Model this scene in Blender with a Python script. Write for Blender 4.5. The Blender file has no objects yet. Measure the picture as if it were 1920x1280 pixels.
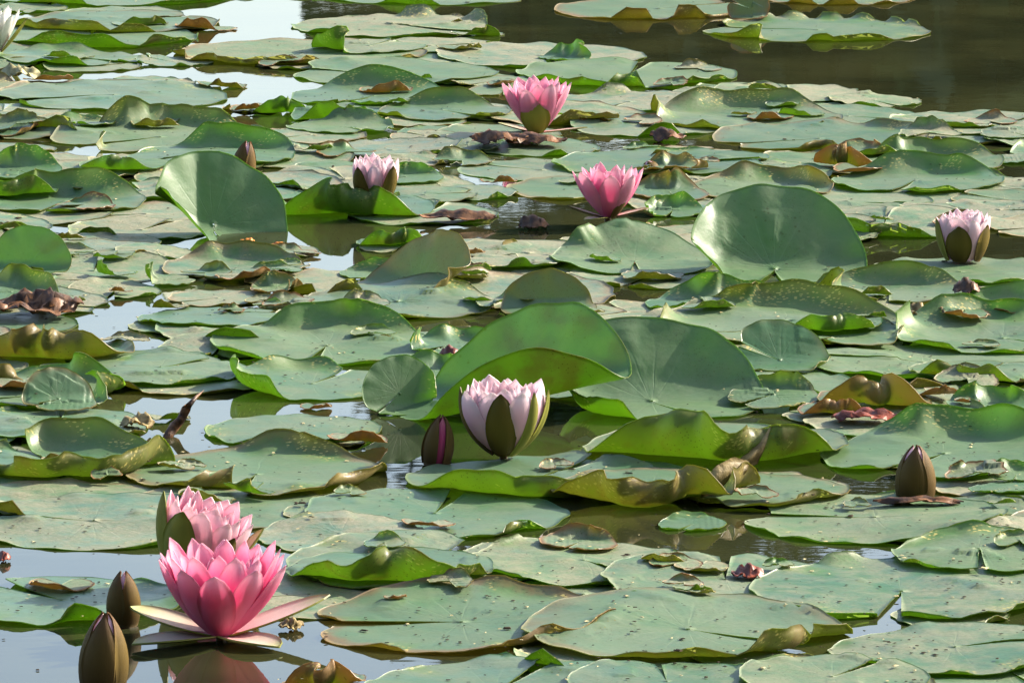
import bpy, math, random
import numpy as np
from mathutils import Vector, Matrix

R_ = math.radians
rng = np.random.default_rng(7)
random.seed(7)
scn = bpy.context.scene
COL = scn.collection

# ------------------------------------------------------------------ camera
CAM_H, PITCH, HFOV = 1.10, R_(9.36), R_(10.0)
F_PX = 960.0 / math.tan(HFOV / 2)
cam_d = bpy.data.cameras.new('camera')
cam_d.sensor_width = 36.0
cam_d.lens = 18.0 / math.tan(HFOV / 2)
cam_d.clip_start, cam_d.clip_end = 0.1, 6000.0
cam = bpy.data.objects.new('camera', cam_d)
cam.location = (0, 0, CAM_H)
cam.rotation_euler = (math.pi / 2 - PITCH, 0, 0)
COL.objects.link(cam)
scn.camera = cam

# ------------------------------------------------------------------ light
SUN_AZ, SUN_EL = R_(62.0), R_(31.0)        # azimuth clockwise from +Y (view direction), elevation
world = bpy.data.worlds.new('World'); scn.world = world; world.use_nodes = True
nt = world.node_tree; nt.nodes.clear()
sky = nt.nodes.new('ShaderNodeTexSky'); sky.sky_type = 'NISHITA'; sky.sun_disc = False
sky.sun_elevation = SUN_EL; sky.sun_rotation = SUN_AZ
sky.air_density = 1.0; sky.dust_density = 2.2; sky.ozone_density = 0.5
bg = nt.nodes.new('ShaderNodeBackground'); bg.inputs['Strength'].default_value = 0.15
wo = nt.nodes.new('ShaderNodeOutputWorld')
nt.links.new(sky.outputs[0], bg.inputs[0]); nt.links.new(bg.outputs[0], wo.inputs[0])
sun_d = bpy.data.lights.new('sun', 'SUN'); sun_d.energy = 5.0; sun_d.angle = R_(0.6); sun_d.color = (1.0, 0.91, 0.76)
sun = bpy.data.objects.new('sun', sun_d); COL.objects.link(sun)
to_sun = Vector((math.sin(SUN_AZ) * math.cos(SUN_EL), math.cos(SUN_AZ) * math.cos(SUN_EL), math.sin(SUN_EL)))
sun.rotation_euler = (-to_sun).to_track_quat('-Z', 'Y').to_euler()
scn.view_settings.view_transform = 'Standard'; scn.view_settings.look = 'None'
scn.view_settings.exposure = 1.34; scn.view_settings.gamma = 1.0
scn.view_settings.use_curve_mapping = False
try:
    scn.cycles.use_denoising = True
    scn.cycles.max_bounces = 8; scn.cycles.transmission_bounces = 6
    scn.cycles.sample_clamp_indirect = 6.0
except Exception: pass

# ------------------------------------------------------------------ pixel -> place on the water
def ground(px, py, z=0.0):
    x = (px - 960.0) / F_PX; y = -(py - 640.0) / F_PX
    d = np.array([x, math.cos(PITCH) + y * math.sin(PITCH), -math.sin(PITCH) + y * math.cos(PITCH)])
    t = (z - CAM_H) / d[2]
    return np.array([d[0] * t, d[1] * t, z])
def mpp(py):                                # metres per photo pixel for something standing at that row
    g = ground(960, py); return math.sqrt(g[1] ** 2 + CAM_H ** 2) / F_PX
def project(P):                             # world -> photo pixel
    P = np.asarray(P, float); q = P - np.array([0, 0, CAM_H])
    depth = q[..., 1] * math.cos(PITCH) - q[..., 2] * math.sin(PITCH)
    up = q[..., 1] * math.sin(PITCH) + q[..., 2] * math.cos(PITCH)
    return np.stack([960 + F_PX * q[..., 0] / depth, 640 - F_PX * up / depth], -1)

# ------------------------------------------------------------------ node helpers
class NT:
    def __init__(s, name):
        s.m = bpy.data.materials.new(name); s.m.use_nodes = True
        s.t = s.m.node_tree; s.t.nodes.clear()
    def n(s, typ, **kw):
        nd = s.t.nodes.new(typ)
        for k, v in kw.items(): setattr(nd, k, v)
        return nd
    def link(s, a, b): s.t.links.new(a, b)
    def put(s, sock, v):
        if hasattr(v, 'is_output') or isinstance(v, bpy.types.NodeSocket): s.link(v, sock)
        else: sock.default_value = v
    def math(s, op, a, b=0.0, c=None, clamp=False):
        nd = s.n('ShaderNodeMath', operation=op); nd.use_clamp = clamp
        s.put(nd.inputs[0], a); s.put(nd.inputs[1], b)
        if c is not None: s.put(nd.inputs[2], c)
        return nd.outputs[0]
    def mix(s, fac, a, b):
        nd = s.n('ShaderNodeMix', data_type='RGBA')
        s.put(nd.inputs['Factor'], fac); s.put(nd.inputs['A'], rgba(a)); s.put(nd.inputs['B'], rgba(b))
        for o in nd.outputs:
            if o.type == 'RGBA': return o
    def noise(s, vec, scale, detail=3.0, rough=0.55, dist=0.0):
        nd = s.n('ShaderNodeTexNoise'); s.put(nd.inputs['Vector'], vec)
        nd.inputs['Scale'].default_value = scale; nd.inputs['Detail'].default_value = detail
        nd.inputs['Roughness'].default_value = rough; nd.inputs['Distortion'].default_value = dist
        return nd.outputs['Fac']
    def voro(s, vec, scale, rnd=1.0, out='Distance'):
        nd = s.n('ShaderNodeTexVoronoi'); s.put(nd.inputs['Vector'], vec)
        nd.inputs['Scale'].default_value = scale; nd.inputs['Randomness'].default_value = rnd
        return nd.outputs[out]
    def ramp(s, v, a, b):                  # smooth 0..1 between a and b
        nd = s.n('ShaderNodeMapRange', interpolation_type='SMOOTHSTEP')
        s.put(nd.inputs['Value'], v); nd.inputs['From Min'].default_value = a; nd.inputs['From Max'].default_value = b
        return nd.outputs['Result']
    def scale(s, v, xyz):
        nd = s.n('ShaderNodeVectorMath', operation='MULTIPLY'); s.put(nd.inputs[0], v); nd.inputs[1].default_value = xyz
        return nd.outputs[0]
    def bump(s, h, strength, dist):
        nd = s.n('ShaderNodeBump'); s.put(nd.inputs['Height'], h)
        nd.inputs['Strength'].default_value = strength; nd.inputs['Distance'].default_value = dist
        return nd.outputs[0]
    def bsdf(s, col, rough, ior=1.45, normal=None, spec=0.5):
        b = s.n('ShaderNodeBsdfPrincipled'); s.put(b.inputs['Base Color'], rgba(col)); s.put(b.inputs['Roughness'], rough)
        b.inputs['IOR'].default_value = ior; s.put(b.inputs['Specular IOR Level'], spec)
        if normal is not None: s.link(normal, b.inputs['Normal'])
        return b.outputs[0]
    def leafy(s, surf, tcol, fac, normal=None):
        tr = s.n('ShaderNodeBsdfTranslucent'); s.put(tr.inputs['Color'], rgba(tcol))
        mx = s.n('ShaderNodeMixShader'); s.put(mx.inputs[0], fac); s.link(surf, mx.inputs[1]); s.link(tr.outputs[0], mx.inputs[2])
        return mx.outputs[0]
    def out(s, sh):
        o = s.n('ShaderNodeOutputMaterial'); s.link(sh, o.inputs['Surface']); return s.m
def rgba(c):
    return c if isinstance(c, bpy.types.NodeSocket) else (c[0], c[1], c[2], 1.0)

# ------------------------------------------------------------------ materials
def leaf_material(name, top):
    k = NT(name)
    flat = k.n('ShaderNodeAttribute', attribute_name='flat').outputs['Vector']
    at = k.n('ShaderNodeAttribute', attribute_name='look')
    sep = k.n('ShaderNodeSeparateColor'); k.link(at.outputs['Color'], sep.inputs[0])
    rim, curl, scum, brown = sep.outputs[0], sep.outputs[1], sep.outputs[2], at.outputs['Alpha']
    rnd = k.n('ShaderNodeObjectInfo').outputs['Random']
    big = k.noise(flat, 9.0, 2.0); mid = k.noise(flat, 38.0, 4.0, 0.6); fine = k.noise(flat, 240.0, 3.0, 0.7)
    # veins fan out from the stalk
    sx = k.n('ShaderNodeSeparateXYZ'); k.link(flat, sx.inputs[0])
    ang = k.math('ARCTAN2', sx.outputs[1], sx.outputs[0])
    w = k.math('ADD', k.math('MULTIPLY', ang, 17 / (2 * math.pi)), k.math('MULTIPLY', big, 0.9))
    tri = k.math('ABSOLUTE', k.math('SUBTRACT', k.math('FRACT', w), 0.5))
    vein = k.math('MULTIPLY', k.ramp(tri, 0.09, 0.0), k.ramp(rim, 1.0, 0.15))
    # specks of dirt and feeding scars
    dv = k.voro(flat, 95.0); dirt = k.math('MULTIPLY', k.ramp(dv, 0.20, 0.10), k.ramp(k.noise(flat, 21.0, 2.0), 0.52, 0.68))
    warped = k.scale(flat, (1.0, 1.0, 1.0))
    sv = k.voro(k.scale(flat, (150.0, 380.0, 1.0)), 1.0)
    near_rim = k.math('MULTIPLY', k.ramp(rim, 0.70, 0.88), k.ramp(curl, 0.12, 0.55))
    scar = k.math('MULTIPLY', k.math('MULTIPLY', k.ramp(sv, 0.34, 0.26), k.ramp(k.noise(flat, 22.0, 2.0), 0.50, 0.56)), near_rim)
    dots = k.math('MULTIPLY', k.ramp(k.voro(flat, 260.0), 0.26, 0.14), k.ramp(k.noise(flat, 14.0, 3.0, 0.6), 0.43, 0.60))
    if top:
        g = k.mix(k.ramp(rnd, 0.0, 1.0), (0.062, 0.150, 0.078), (0.088, 0.165, 0.070))
        g = k.mix(k.math('MULTIPLY', k.ramp(big, 0.40, 0.70), 0.55), g, (0.105, 0.195, 0.120))
        g = k.mix(k.math('MULTIPLY', k.ramp(curl, 0.1, 0.8), k.ramp(rim, 0.55, 0.95)), g, (0.070, 0.170, 0.040))
        g = k.mix(k.math('MULTIPLY', vein, 0.32), g, (0.17, 0.26, 0.15))
        sc = k.math('MULTIPLY', scum, k.ramp(k.math('ADD', k.math('MULTIPLY', mid, 0.7), k.math('MULTIPLY', big, 0.5)), 0.38, 0.72))
        puck = k.noise(flat, 70.0, 4.0, 0.65, 0.8)
        film = k.mix(k.ramp(fine, 0.35, 0.65), (0.155, 0.165, 0.090), (0.245, 0.225, 0.150))
        g = k.mix(sc, g, film)
        br = k.math('MULTIPLY', brown, k.ramp(k.math('ADD', rim, k.math('MULTIPLY', mid, 0.35)), 1.02, 1.18))
        g = k.mix(br, g, (0.20, 0.105, 0.045))
        g = k.mix(k.math('MULTIPLY', dirt, 0.8), g, (0.030, 0.026, 0.016))
        g = k.mix(k.math('MULTIPLY', dots, 0.75), g, (0.045, 0.040, 0.022))
        g = k.mix(scar, g, (0.62, 0.50, 0.16))
        rough = k.math('ADD', k.math('ADD', 0.25, k.math('MULTIPLY', rnd, 0.2)), k.math('ADD', k.math('MULTIPLY', sc, 0.22), k.math('MULTIPLY', mid, 0.14)))
        h = k.math('ADD', k.math('ADD', k.math('MULTIPLY', mid, 1.0), k.math('MULTIPLY', k.math('MULTIPLY', puck, scum), 0.9)), k.math('ADD', k.math('MULTIPLY', vein, -0.22), k.math('MULTIPLY', fine, k.math('ADD', 0.06, k.math('MULTIPLY', sc, 0.35)))))
        nm = k.bump(h, 0.30, 0.0030)
        surf = k.bsdf(g, rough, 1.45, nm)
        tcol = k.mix(k.ramp(mid, 0.3, 0.8), (0.42, 0.74, 0.10), (0.52, 0.80, 0.14))
        tcol = k.mix(brown, tcol, (0.55, 0.42, 0.14))
        fac = k.math('MULTIPLY', k.math('SUBTRACT', 1.0, k.math('MULTIPLY', scum, 0.6)), 0.30)
        return k.out(k.leafy(surf, tcol, fac))
    g = k.mix(k.ramp(big, 0.35, 0.7), (0.095, 0.135, 0.030), (0.130, 0.150, 0.035))
    blotch = k.ramp(k.noise(flat, 17.0, 5.0, 0.65), 0.46, 0.70)
    g = k.mix(k.math('MULTIPLY', blotch, 0.65), g, (0.115, 0.075, 0.028))
    g = k.mix(k.math('MULTIPLY', vein, 0.4), g, (0.20, 0.22, 0.08))
    g = k.mix(k.math('MULTIPLY', dots, 0.7), g, (0.04, 0.03, 0.015))
    br = k.math('MULTIPLY', brown, k.ramp(k.math('ADD', k.math('MULTIPLY', mid, 0.6), k.math('MULTIPLY', rim, 0.6)), 0.45, 0.85))
    g = k.mix(br, g, k.mix(mid, (0.16, 0.075, 0.035), (0.42, 0.27, 0.11)))
    g = k.mix(k.math('MULTIPLY', dirt, 0.8), g, (0.03, 0.02, 0.012))
    g = k.mix(scar, g, (0.62, 0.50, 0.16))
    nm = k.bump(k.math('ADD', mid, k.math('MULTIPLY', vein, 0.8)), 0.45, 0.003)
    surf = k.bsdf(g, 0.42, 1.45, nm)
    tcol = k.mix(blotch, (0.40, 0.66, 0.07), (0.36, 0.36, 0.07))
    tcol = k.mix(br, tcol, (0.55, 0.36, 0.14))
    tcol = k.mix(k.math('MULTIPLY', dots, 0.6), tcol, (0.12, 0.12, 0.03))
    return k.out(k.leafy(surf, tcol, 0.47))
M_TOP, M_UNDER = leaf_material('pad_upper_face', True), leaf_material('pad_underside', False)

def petal_material(name, base, mid, tip, transl=0.45, rough=0.42, spec=0.35):
    k = NT(name)
    at = k.n('ShaderNodeAttribute', attribute_name='along').outputs['Vector']
    sx = k.n('ShaderNodeSeparateXYZ'); k.link(at, sx.inputs[0])
    t, u = sx.outputs[0], sx.outputs[1]
    st = k.noise(k.scale(at, (2.0, 16.0, 1.0)), 3.0, 3.0)
    c = k.mix(k.ramp(t, 0.05, 0.55), base, mid)
    c = k.mix(k.ramp(k.math('ADD', t, k.math('MULTIPLY', st, 0.25)), 0.72, 1.16), c, tip)
    c = k.mix(k.math('MULTIPLY', k.ramp(st, 0.42, 0.72), 0.35), c, mid)
    c = k.mix(k.math('MULTIPLY', k.n('ShaderNodeObjectInfo').outputs['Random'], 0.28), c, tip)
    dv = k.voro(at, 11.0); speck = k.math('MULTIPLY', k.ramp(dv, 0.10, 0.06), k.ramp(k.noise(at, 3.0, 1.0), 0.60, 0.68))
    c = k.mix(k.math('MULTIPLY', speck, 0.6), c, (0.10, 0.05, 0.03))
    nm = k.bump(st, 0.35, 0.0012)
    return k.out(k.leafy(k.bsdf(c, rough, 1.40, nm, spec), c, transl))
M_ROSE = petal_material('petal_rose', (0.66, 0.040, 0.20), (0.84, 0.15, 0.38), (0.93, 0.68, 0.76), 0.55)
M_CANDY = petal_material('petal_candy', (0.70, 0.10, 0.28), (0.83, 0.25, 0.45), (0.92, 0.70, 0.77))
M_BLUSH = petal_material('petal_blush', (0.80, 0.42, 0.53), (0.87, 0.55, 0.65), (0.92, 0.84, 0.86))
M_PINK = petal_material('petal_pink', (0.72, 0.20, 0.36), (0.86, 0.40, 0.55), (0.92, 0.76, 0.80))
M_WHITE = petal_material('petal_white', (0.78, 0.80, 0.66), (0.86, 0.86, 0.80), (0.90, 0.89, 0.86))
M_WINE = petal_material('petal_wine', (0.26, 0.012, 0.07), (0.42, 0.025, 0.14), (0.40, 0.12, 0.15), 0.2, 0.30)
M_SEP_OUT = petal_material('sepal_outside', (0.10, 0.065, 0.018), (0.150, 0.110, 0.022), (0.090, 0.070, 0.018), 0.18, 0.48, 0.15)
M_SEP_GREEN = petal_material('sepal_outside_green', (0.32, 0.30, 0.06), (0.26, 0.26, 0.05), (0.17, 0.18, 0.035), 0.25, 0.45, 0.2)
M_SEP_GOLD = petal_material('sepal_outside_gold', (0.40, 0.30, 0.05), (0.42, 0.34, 0.06), (0.22, 0.20, 0.04), 0.25, 0.40, 0.3)
M_SEP_IN = petal_material('sepal_inside', (0.74, 0.30, 0.38), (0.74, 0.60, 0.52), (0.42, 0.46, 0.14), 0.25, 0.40)
M_BUD = petal_material('bud_skin', (0.050, 0.034, 0.010), (0.105, 0.070, 0.016), (0.120, 0.060, 0.028), 0.10, 0.50, 0.15)
M_BUD_EDGE = petal_material('bud_seam', (0.30, 0.26, 0.07), (0.42, 0.34, 0.10), (0.45, 0.25, 0.12), 0.15, 0.45)
M_STAMEN = petal_material('stamen_gold', (0.80, 0.42, 0.05), (0.85, 0.50, 0.06), (0.88, 0.60, 0.10), 0.1, 0.5)

def plain(name, c1, c2, scale, rough=0.6, bump=0.004, transl=0.0, spec=0.5):
    k = NT(name); tc = k.n('ShaderNodeTexCoord').outputs['Object']
    nz = k.noise(tc, scale, 5.0, 0.62); c = k.mix(k.ramp(nz, 0.36, 0.66), c1, c2)
    s = k.bsdf(c, rough, 1.45, k.bump(nz, 0.6, bump), spec)
    if transl: s = k.leafy(s, c2, transl)
    return k.out(s)
M_STEM = plain('stem_brown', (0.05, 0.03, 0.018), (0.11, 0.06, 0.03), 60, 0.45)
M_DEAD = plain('dead_leaf_brown', (0.045, 0.022, 0.012), (0.22, 0.10, 0.04), 55, 0.5, 0.004, 0.2)
M_RUST = plain('dead_leaf_rust', (0.10, 0.022, 0.012), (0.24, 0.055, 0.025), 60, 0.40, 0.004, 0.12)
M_TAN = plain('dead_leaf_tan', (0.20, 0.15, 0.06), (0.48, 0.36, 0.16), 70, 0.55, 0.004, 0.3)
M_STRAW = plain('dead_leaf_straw', (0.30, 0.27, 0.12), (0.46, 0.42, 0.22), 60, 0.5, 0.003, 0.3)
M_ORANGE = plain('orange_fungus', (0.55, 0.16, 0.02), (0.75, 0.30, 0.04), 200, 0.5, 0.001)
M_DARKBIT = plain('debris_dark', (0.014, 0.011, 0.007), (0.05, 0.035, 0.02), 120, 0.9, 0.001, 0.0, 0.1)
M_PALEBIT = plain('debris_pale', (0.30, 0.24, 0.10), (0.50, 0.42, 0.20), 120, 0.6)
M_BARK = plain('bark', (0.035, 0.028, 0.02), (0.10, 0.08, 0.06), 6, 0.9, 0.03)
M_CROWN = plain('tree_leaves', (0.030, 0.060, 0.014), (0.075, 0.110, 0.028), 0.6, 0.5, 0.01, 0.25)
M_BANK = plain('bank_grass', (0.035, 0.055, 0.018), (0.09, 0.11, 0.04), 0.8, 0.9, 0.05)

def water_material():
    k = NT('pond_water'); tc = k.n('ShaderNodeTexCoord').outputs['Object']
    ripple = k.noise(k.scale(tc, (9.0, 22.0, 1.0)), 1.0, 2.0, 0.5, 0.4)
    fine = k.noise(k.scale(tc, (38.0, 95.0, 1.0)), 1.0, 2.0, 0.5, 0.6)
    calm = k.ramp(k.noise(tc, 2.4, 2.0), 0.44, 0.64)
    h = k.math('ADD', k.math('MULTIPLY', ripple, 0.5), k.math('MULTIPLY', fine, k.math('MULTIPLY', calm, 0.55)))
    nm = k.bump(h, 1.0, 0.00013)
    murk = k.mix(k.ramp(k.noise(tc, 3.0, 3.0), 0.35, 0.7), (0.016, 0.018, 0.008), (0.034, 0.036, 0.014))
    return k.out(k.bsdf(murk, 0.015, 1.333, nm))
M_WATER = water_material()

# ------------------------------------------------------------------ mesh helpers
def tag(o, label=None, cat=None, group=None, kind=None):
    if label: o['label'] = label
    if cat: o['category'] = cat
    if group: o['group'] = group
    if kind: o['kind'] = kind
    return o
def link(o, parent=None):
    COL.objects.link(o)
    if parent is not None: o.parent = parent
    return o
def raw_mesh(name, verts, quads, smooth=None, mats=(), mi=None):
    me = bpy.data.meshes.new(name)
    verts = np.asarray(verts, np.float32); quads = np.asarray(quads, np.int32)
    n = quads.shape[1]
    me.vertices.add(len(verts)); me.vertices.foreach_set('co', verts.ravel())
    me.loops.add(quads.size); me.loops.foreach_set('vertex_index', quads.ravel())
    me.polygons.add(len(quads)); me.polygons.foreach_set('loop_start', np.arange(0, quads.size, n, dtype=np.int32))
    for m in mats: me.materials.append(m)
    if mi is not None: me.polygons.foreach_set('material_index', np.asarray(mi, np.int32))
    me.update(calc_edges=True)
    if smooth is None: smooth = np.ones(len(quads), bool)
    me.polygons.foreach_set('use_smooth', np.asarray(smooth, bool))
    me.update()
    return me
def grid_normals(P):
    du = np.gradient(P, axis=0); dv = np.gradient(P, axis=1)
    n = np.cross(du, dv); l = np.linalg.norm(n, axis=-1, keepdims=True); l[l < 1e-12] = 1
    return n / l
def sheet(name, P, thick, mats, attrs=None, flip=False):
    """a closed thin sheet from a grid of points P[i,j]; material 0 on the +normal face, 1 on the other and the edge"""
    a, b = P.shape[:2]
    N = grid_normals(P)
    if flip: N = -N
    V = np.concatenate([(P + N * thick * 0.5).reshape(-1, 3), (P - N * thick * 0.5).reshape(-1, 3)])
    idx = np.arange(a * b).reshape(a, b)
    q = np.stack([idx[:-1, :-1], idx[1:, :-1], idx[1:, 1:], idx[:-1, 1:]], -1).reshape(-1, 4)
    if flip: q = q[:, ::-1]
    qb = q[:, ::-1] + a * b
    loop = np.concatenate([idx[:, 0], idx[-1, 1:], idx[-2::-1, -1], idx[0, -2:0:-1]])
    nx = np.roll(loop, -1)
    side = np.stack([loop, loop + a * b, nx + a * b, nx], -1)
    if not flip: side = side[:, ::-1]
    quads = np.concatenate([q, qb, side])
    mi = np.concatenate([np.zeros(len(q)), np.ones(len(qb)), np.ones(len(side))]).astype(int)
    sm = np.concatenate([np.ones(len(q) * 2, bool), np.zeros(len(side), bool)])
    me = raw_mesh(name, V, quads, sm, mats, mi)
    for an, (typ, arr) in (attrs or {}).items():
        at = me.attributes.new(an, typ, 'POINT')
        arr2 = np.concatenate([arr.reshape(a * b, -1)] * 2).astype(np.float32)
        at.data.foreach_set('color' if typ == 'FLOAT_COLOR' else 'vector', arr2.ravel())
    return me
def tube(path, rad, seg=8):
    path = np.asarray(path, float); rad = np.broadcast_to(np.asarray(rad, float), (len(path),))
    T = np.gradient(path, axis=0); T /= np.linalg.norm(T, axis=1, keepdims=True)
    ref = np.array([0.0, 0, 1]) if abs(T[0][2]) < 0.8 else np.array([1.0, 0, 0])
    V, Q = [], []
    for p, t, r in zip(path, T, rad):
        s = np.cross(t, ref); s /= np.linalg.norm(s); u = np.cross(s, t)
        for j in range(seg):
            a = 2 * math.pi * j / seg; V.append(p + r * (s * math.cos(a) + u * math.sin(a)))
    n = len(path)
    for i in range(n - 1):
        for j in range(seg):
            k = (j + 1) % seg; Q.append((i * seg + j, i * seg + k, (i + 1) * seg + k, (i + 1) * seg + j))
    return V, Q
def sstep(x, a, b):
    t = np.clip((x - a) / (b - a), 0, 1); return t * t * (3 - 2 * t)

# ------------------------------------------------------------------ the setting
def flat_sheet(name, x0, x1, y0, y1, z, mat, kind='structure'):
    me = raw_mesh(name, [(x0, y0, z), (x1, y0, z), (x1, y1, z), (x0, y1, z)], [(0, 1, 2, 3)], [False], [mat])
    o = link(bpy.data.objects.new(name, me)); tag(o, kind=kind); return o
flat_sheet('ground', -3000, 3000, -3000, 3000, -1.6, M_BANK)
flat_sheet('pond_water', -60, 60, -8, 46, 0.0, M_WATER)
def bank():
    nx, ny = 90, 14
    xs = np.linspace(-160, 160, nx); V = []
    for j in range(ny):
        f = j / (ny - 1)
        for i, x in enumerate(xs):
            edge = 37.0 + 1.6 * math.sin(x * 0.11) + 0.7 * math.sin(x * 0.37 + 1)
            y = edge + f * f * 160
            z = -0.5 + 1.1 * (1 - math.exp(-f * 16)) + 0.12 * math.sin(x * 0.9 + j)
            V.append((x, y, z))
    Q = [(j * nx + i, j * nx + i + 1, (j + 1) * nx + i + 1, (j + 1) * nx + i) for j in range(ny - 1) for i in range(nx - 1)]
    tag(link(bpy.data.objects.new('far_bank', raw_mesh('far_bank', V, Q, None, [M_BANK]))), kind='structure')
bank()
def near_bank():
    nx, ny = 60, 10; V = []
    for j in range(ny):
        f = j / (ny - 1)
        for x in np.linspace(-60, 60, nx):
            V.append((x, -1.2 + .4 * math.sin(x * .3) - f * f * 60, -0.4 + 0.75 * (1 - math.exp(-f * 12)) + .05 * math.sin(x * 1.3 + j)))
    Q = [((j + 1) * nx + i, (j + 1) * nx + i + 1, j * nx + i + 1, j * nx + i) for j in range(ny - 1) for i in range(nx - 1)]
    tag(link(bpy.data.objects.new('near_bank', raw_mesh('near_bank', V, Q, None, [M_BANK]))), kind='structure')
near_bank()

def make_tree(seed, h=14.0, spread=3.6, low=0.16, limbs=16, name='bank_tree', rr_=(0.8, 1.5)):
    rg = np.random.default_rng(seed)
    V, Q = [], []
    def add(p, r, seg=7):
        v, q = tube(p, r, seg); o = len(V); V.extend(v); Q.extend([tuple(k + o for k in f) for f in q])
    top = h * 0.82
    zs = np.linspace(0, top, 9)
    trunk = np.stack([0.25 * np.sin(zs * 0.4 + seed), 0.2 * np.cos(zs * 0.33 + seed) - 0.2, zs], 1)
    add(trunk, np.linspace(0.26, 0.05, 9))
    tips = []
    for i in range(limbs):
        f = rg.uniform(low, 0.97); b = trunk[0] + (trunk[-1] - trunk[0]) * f; a = rg.uniform(0, 2 * math.pi)
        ln = spread * (1.15 - 0.75 * abs(f - 0.45)) * rg.uniform(0.7, 1.1)
        e = b + np.array([math.cos(a) * ln, math.sin(a) * ln, ln * rg.uniform(0.15, 0.6)])
        m = (b + e) / 2 + np.array([0, 0, -0.15 * ln])
        add(np.stack([b, m, e]), [0.09, 0.055, 0.02], 5); tips += [e, m, (m + e) / 2]
    tips.append(trunk[-1])
    root = link(bpy.data.objects.new(name, None))
    t = link(bpy.data.objects.new('trunk', raw_mesh('trunk', V, Q, None, [M_BARK])), root)
    LV = []
    for c in tips:
        n = 210; rr = rg.uniform(*rr_)
        d = rg.normal(size=(n, 3)); d /= np.linalg.norm(d, axis=1, keepdims=True)
        p = c + d * (rg.random((n, 1)) ** 0.45) * rr * np.array([1, 1, 0.75])
        s = rg.uniform(0.12, 0.26, (n, 1)); u = rg.normal(size=(n, 3)); u /= np.linalg.norm(u, axis=1, keepdims=True)
        w = np.cross(u, rg.normal(size=(n, 3))); w /= np.linalg.norm(w, axis=1, keepdims=True)
        LV.append(np.stack([p - u * s, p - w * s * 0.55, p + u * s, p + w * s * 0.55], 1).reshape(-1, 3))
    LV = np.concatenate(LV)
    link(bpy.data.objects.new('crown', raw_mesh('crown', LV, np.arange(len(LV)).reshape(-1, 4), None, [M_CROWN])), root)
    return root
def copies(protos, spots, label, cat, group, smin=.85, smax=1.15, zz=.45):
    rg = np.random.default_rng(5)
    for i, (x, y) in enumerate(spots):
        p = protos[i % len(protos)]
        if i < len(protos): r = p
        else:
            r = p.copy(); COL.objects.link(r)
            for ch in p.children:
                c = ch.copy(); COL.objects.link(c); c.parent = r
        s = rg.uniform(smin, smax)
        r.location = (x, y, zz); r.rotation_euler.z = rg.uniform(0, 6.28); r.scale = (s, s, s)
        tag(r, label, cat, group)
rg = np.random.default_rng(5)
copies([make_tree(3), make_tree(11, 16.0, 3.0), make_tree(23, 12.0, 4.0)],
       [(x + rg.uniform(-.5, .5), 42 + rg.uniform(-.5, 4)) for x in np.arange(4.0, 34, 2.1)],
       'leafy broad-crowned tree on the far bank, mirrored in the dark water', 'tree', 'trees on the far bank')
copies([make_tree(41, 5.5, 1.7, .08, 14, 'bank_bush', (.6, 1.0)), make_tree(43, 4.6, 1.5, .08, 14, 'bank_bush', (.6, 1.0))],
       [(x + rg.uniform(-.3, .3), 38.6 + rg.uniform(-.3, .8)) for x in np.arange(1.8, 30, 1.35)],
       'dense bush at the foot of the far trees, mirrored in the dark water', 'bush', 'bushes along the far bank')
copies([make_tree(61, 11.0, 3.4, .10, 18, 'added_shade_tree', (.8, 1.5)), make_tree(67, 9.0, 3.2, .08, 18, 'added_shade_tree', (.8, 1.5))],  # unseen trees added behind the camera to block sky light on camera-facing pads
       [(x + rg.uniform(-.6, .6), -8.5 + rg.uniform(-1.5, 1)) for x in np.arange(-22, 23, 3.2)],
       'unseen leafy tree added behind the camera to darken camera-facing surfaces', 'tree', 'shade trees added behind the camera', zz=.3)
# ------------------------------------------------------------------ lily pads
CELL = 0.006
HX0, HY0 = -1.6, 3.6
HNX, HNY = int(3.2 / CELL), int(10.5 / CELL)
H = np.zeros((HNX, HNY), np.float32)
def hcell(x, y):
    return np.clip(((x - HX0) / CELL).astype(int), 0, HNX - 1), np.clip(((y - HY0) / CELL).astype(int), 0, HNY - 1)
def support(x, y):
    """height of what already lies there, eased so that a pad drapes over it"""
    i, j = hcell(x, y)
    i0, i1, j0, j1 = max(i.min() - 8, 0), min(i.max() + 9, HNX), max(j.min() - 8, 0), min(j.max() + 9, HNY)
    S = H[i0:i1, j0:j1].copy()
    for ax in (0, 1):
        T = S.copy()
        for d in (-2, -1, 1, 2): T = np.maximum(T, np.roll(S, d, ax))
        S = T
    B = S.copy()
    for _ in range(2):
        for ax in (0, 1):
            A = B.copy()
            for d in (-4, -3, -2, -1, 1, 2, 3, 4): A = A + np.roll(B, d, ax)
            B = A / 9
    return np.maximum(B, H[i0:i1, j0:j1])[i - i0, j - j0]

LANDMARKS = [(0,90,'white flower'),(1006,245,'far flower with golden sepal'),(703,391,'small half-open flower'),(1140,408,'rose flower with brown sepal'),
 (1806,488,'pink cup flower'),(944,852,'large pale flower'),(414,1192,'wide-open rose flower'),(1716,940,'brown pointed bud'),(450,345,'bud by the speckled rim'),
 (1252,262,'spotted brown lump'),(398,436,'big folded pad'),(1452,512,'largest upright pad'),(1402,1088,'rust-red dead leaf'),(60,600,'rotting brown leaf'),
 (312,820,'knobbly dead stalk'),(1530,58,'frilled pale pad'),(36,150,'straw-coloured dead leaf'),(560,100,'scalloped pad'),(1580,318,'rolled brown pad'),
 (860,420,'purple-brown dead leaf'),(1225,628,'orange-brown dried leaf'),(1000,1180,'golden-rimmed pad'),(1640,775,'golden brown pad'),(1400,226,'long speckled crest')]
seed_n = [0]
def bumpf(x):
    return 1 - sstep(np.abs(x), 0.42, 1.0)
def adiff(a, b):
    return (a - b + math.pi) % (2 * math.pi) - math.pi
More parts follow.
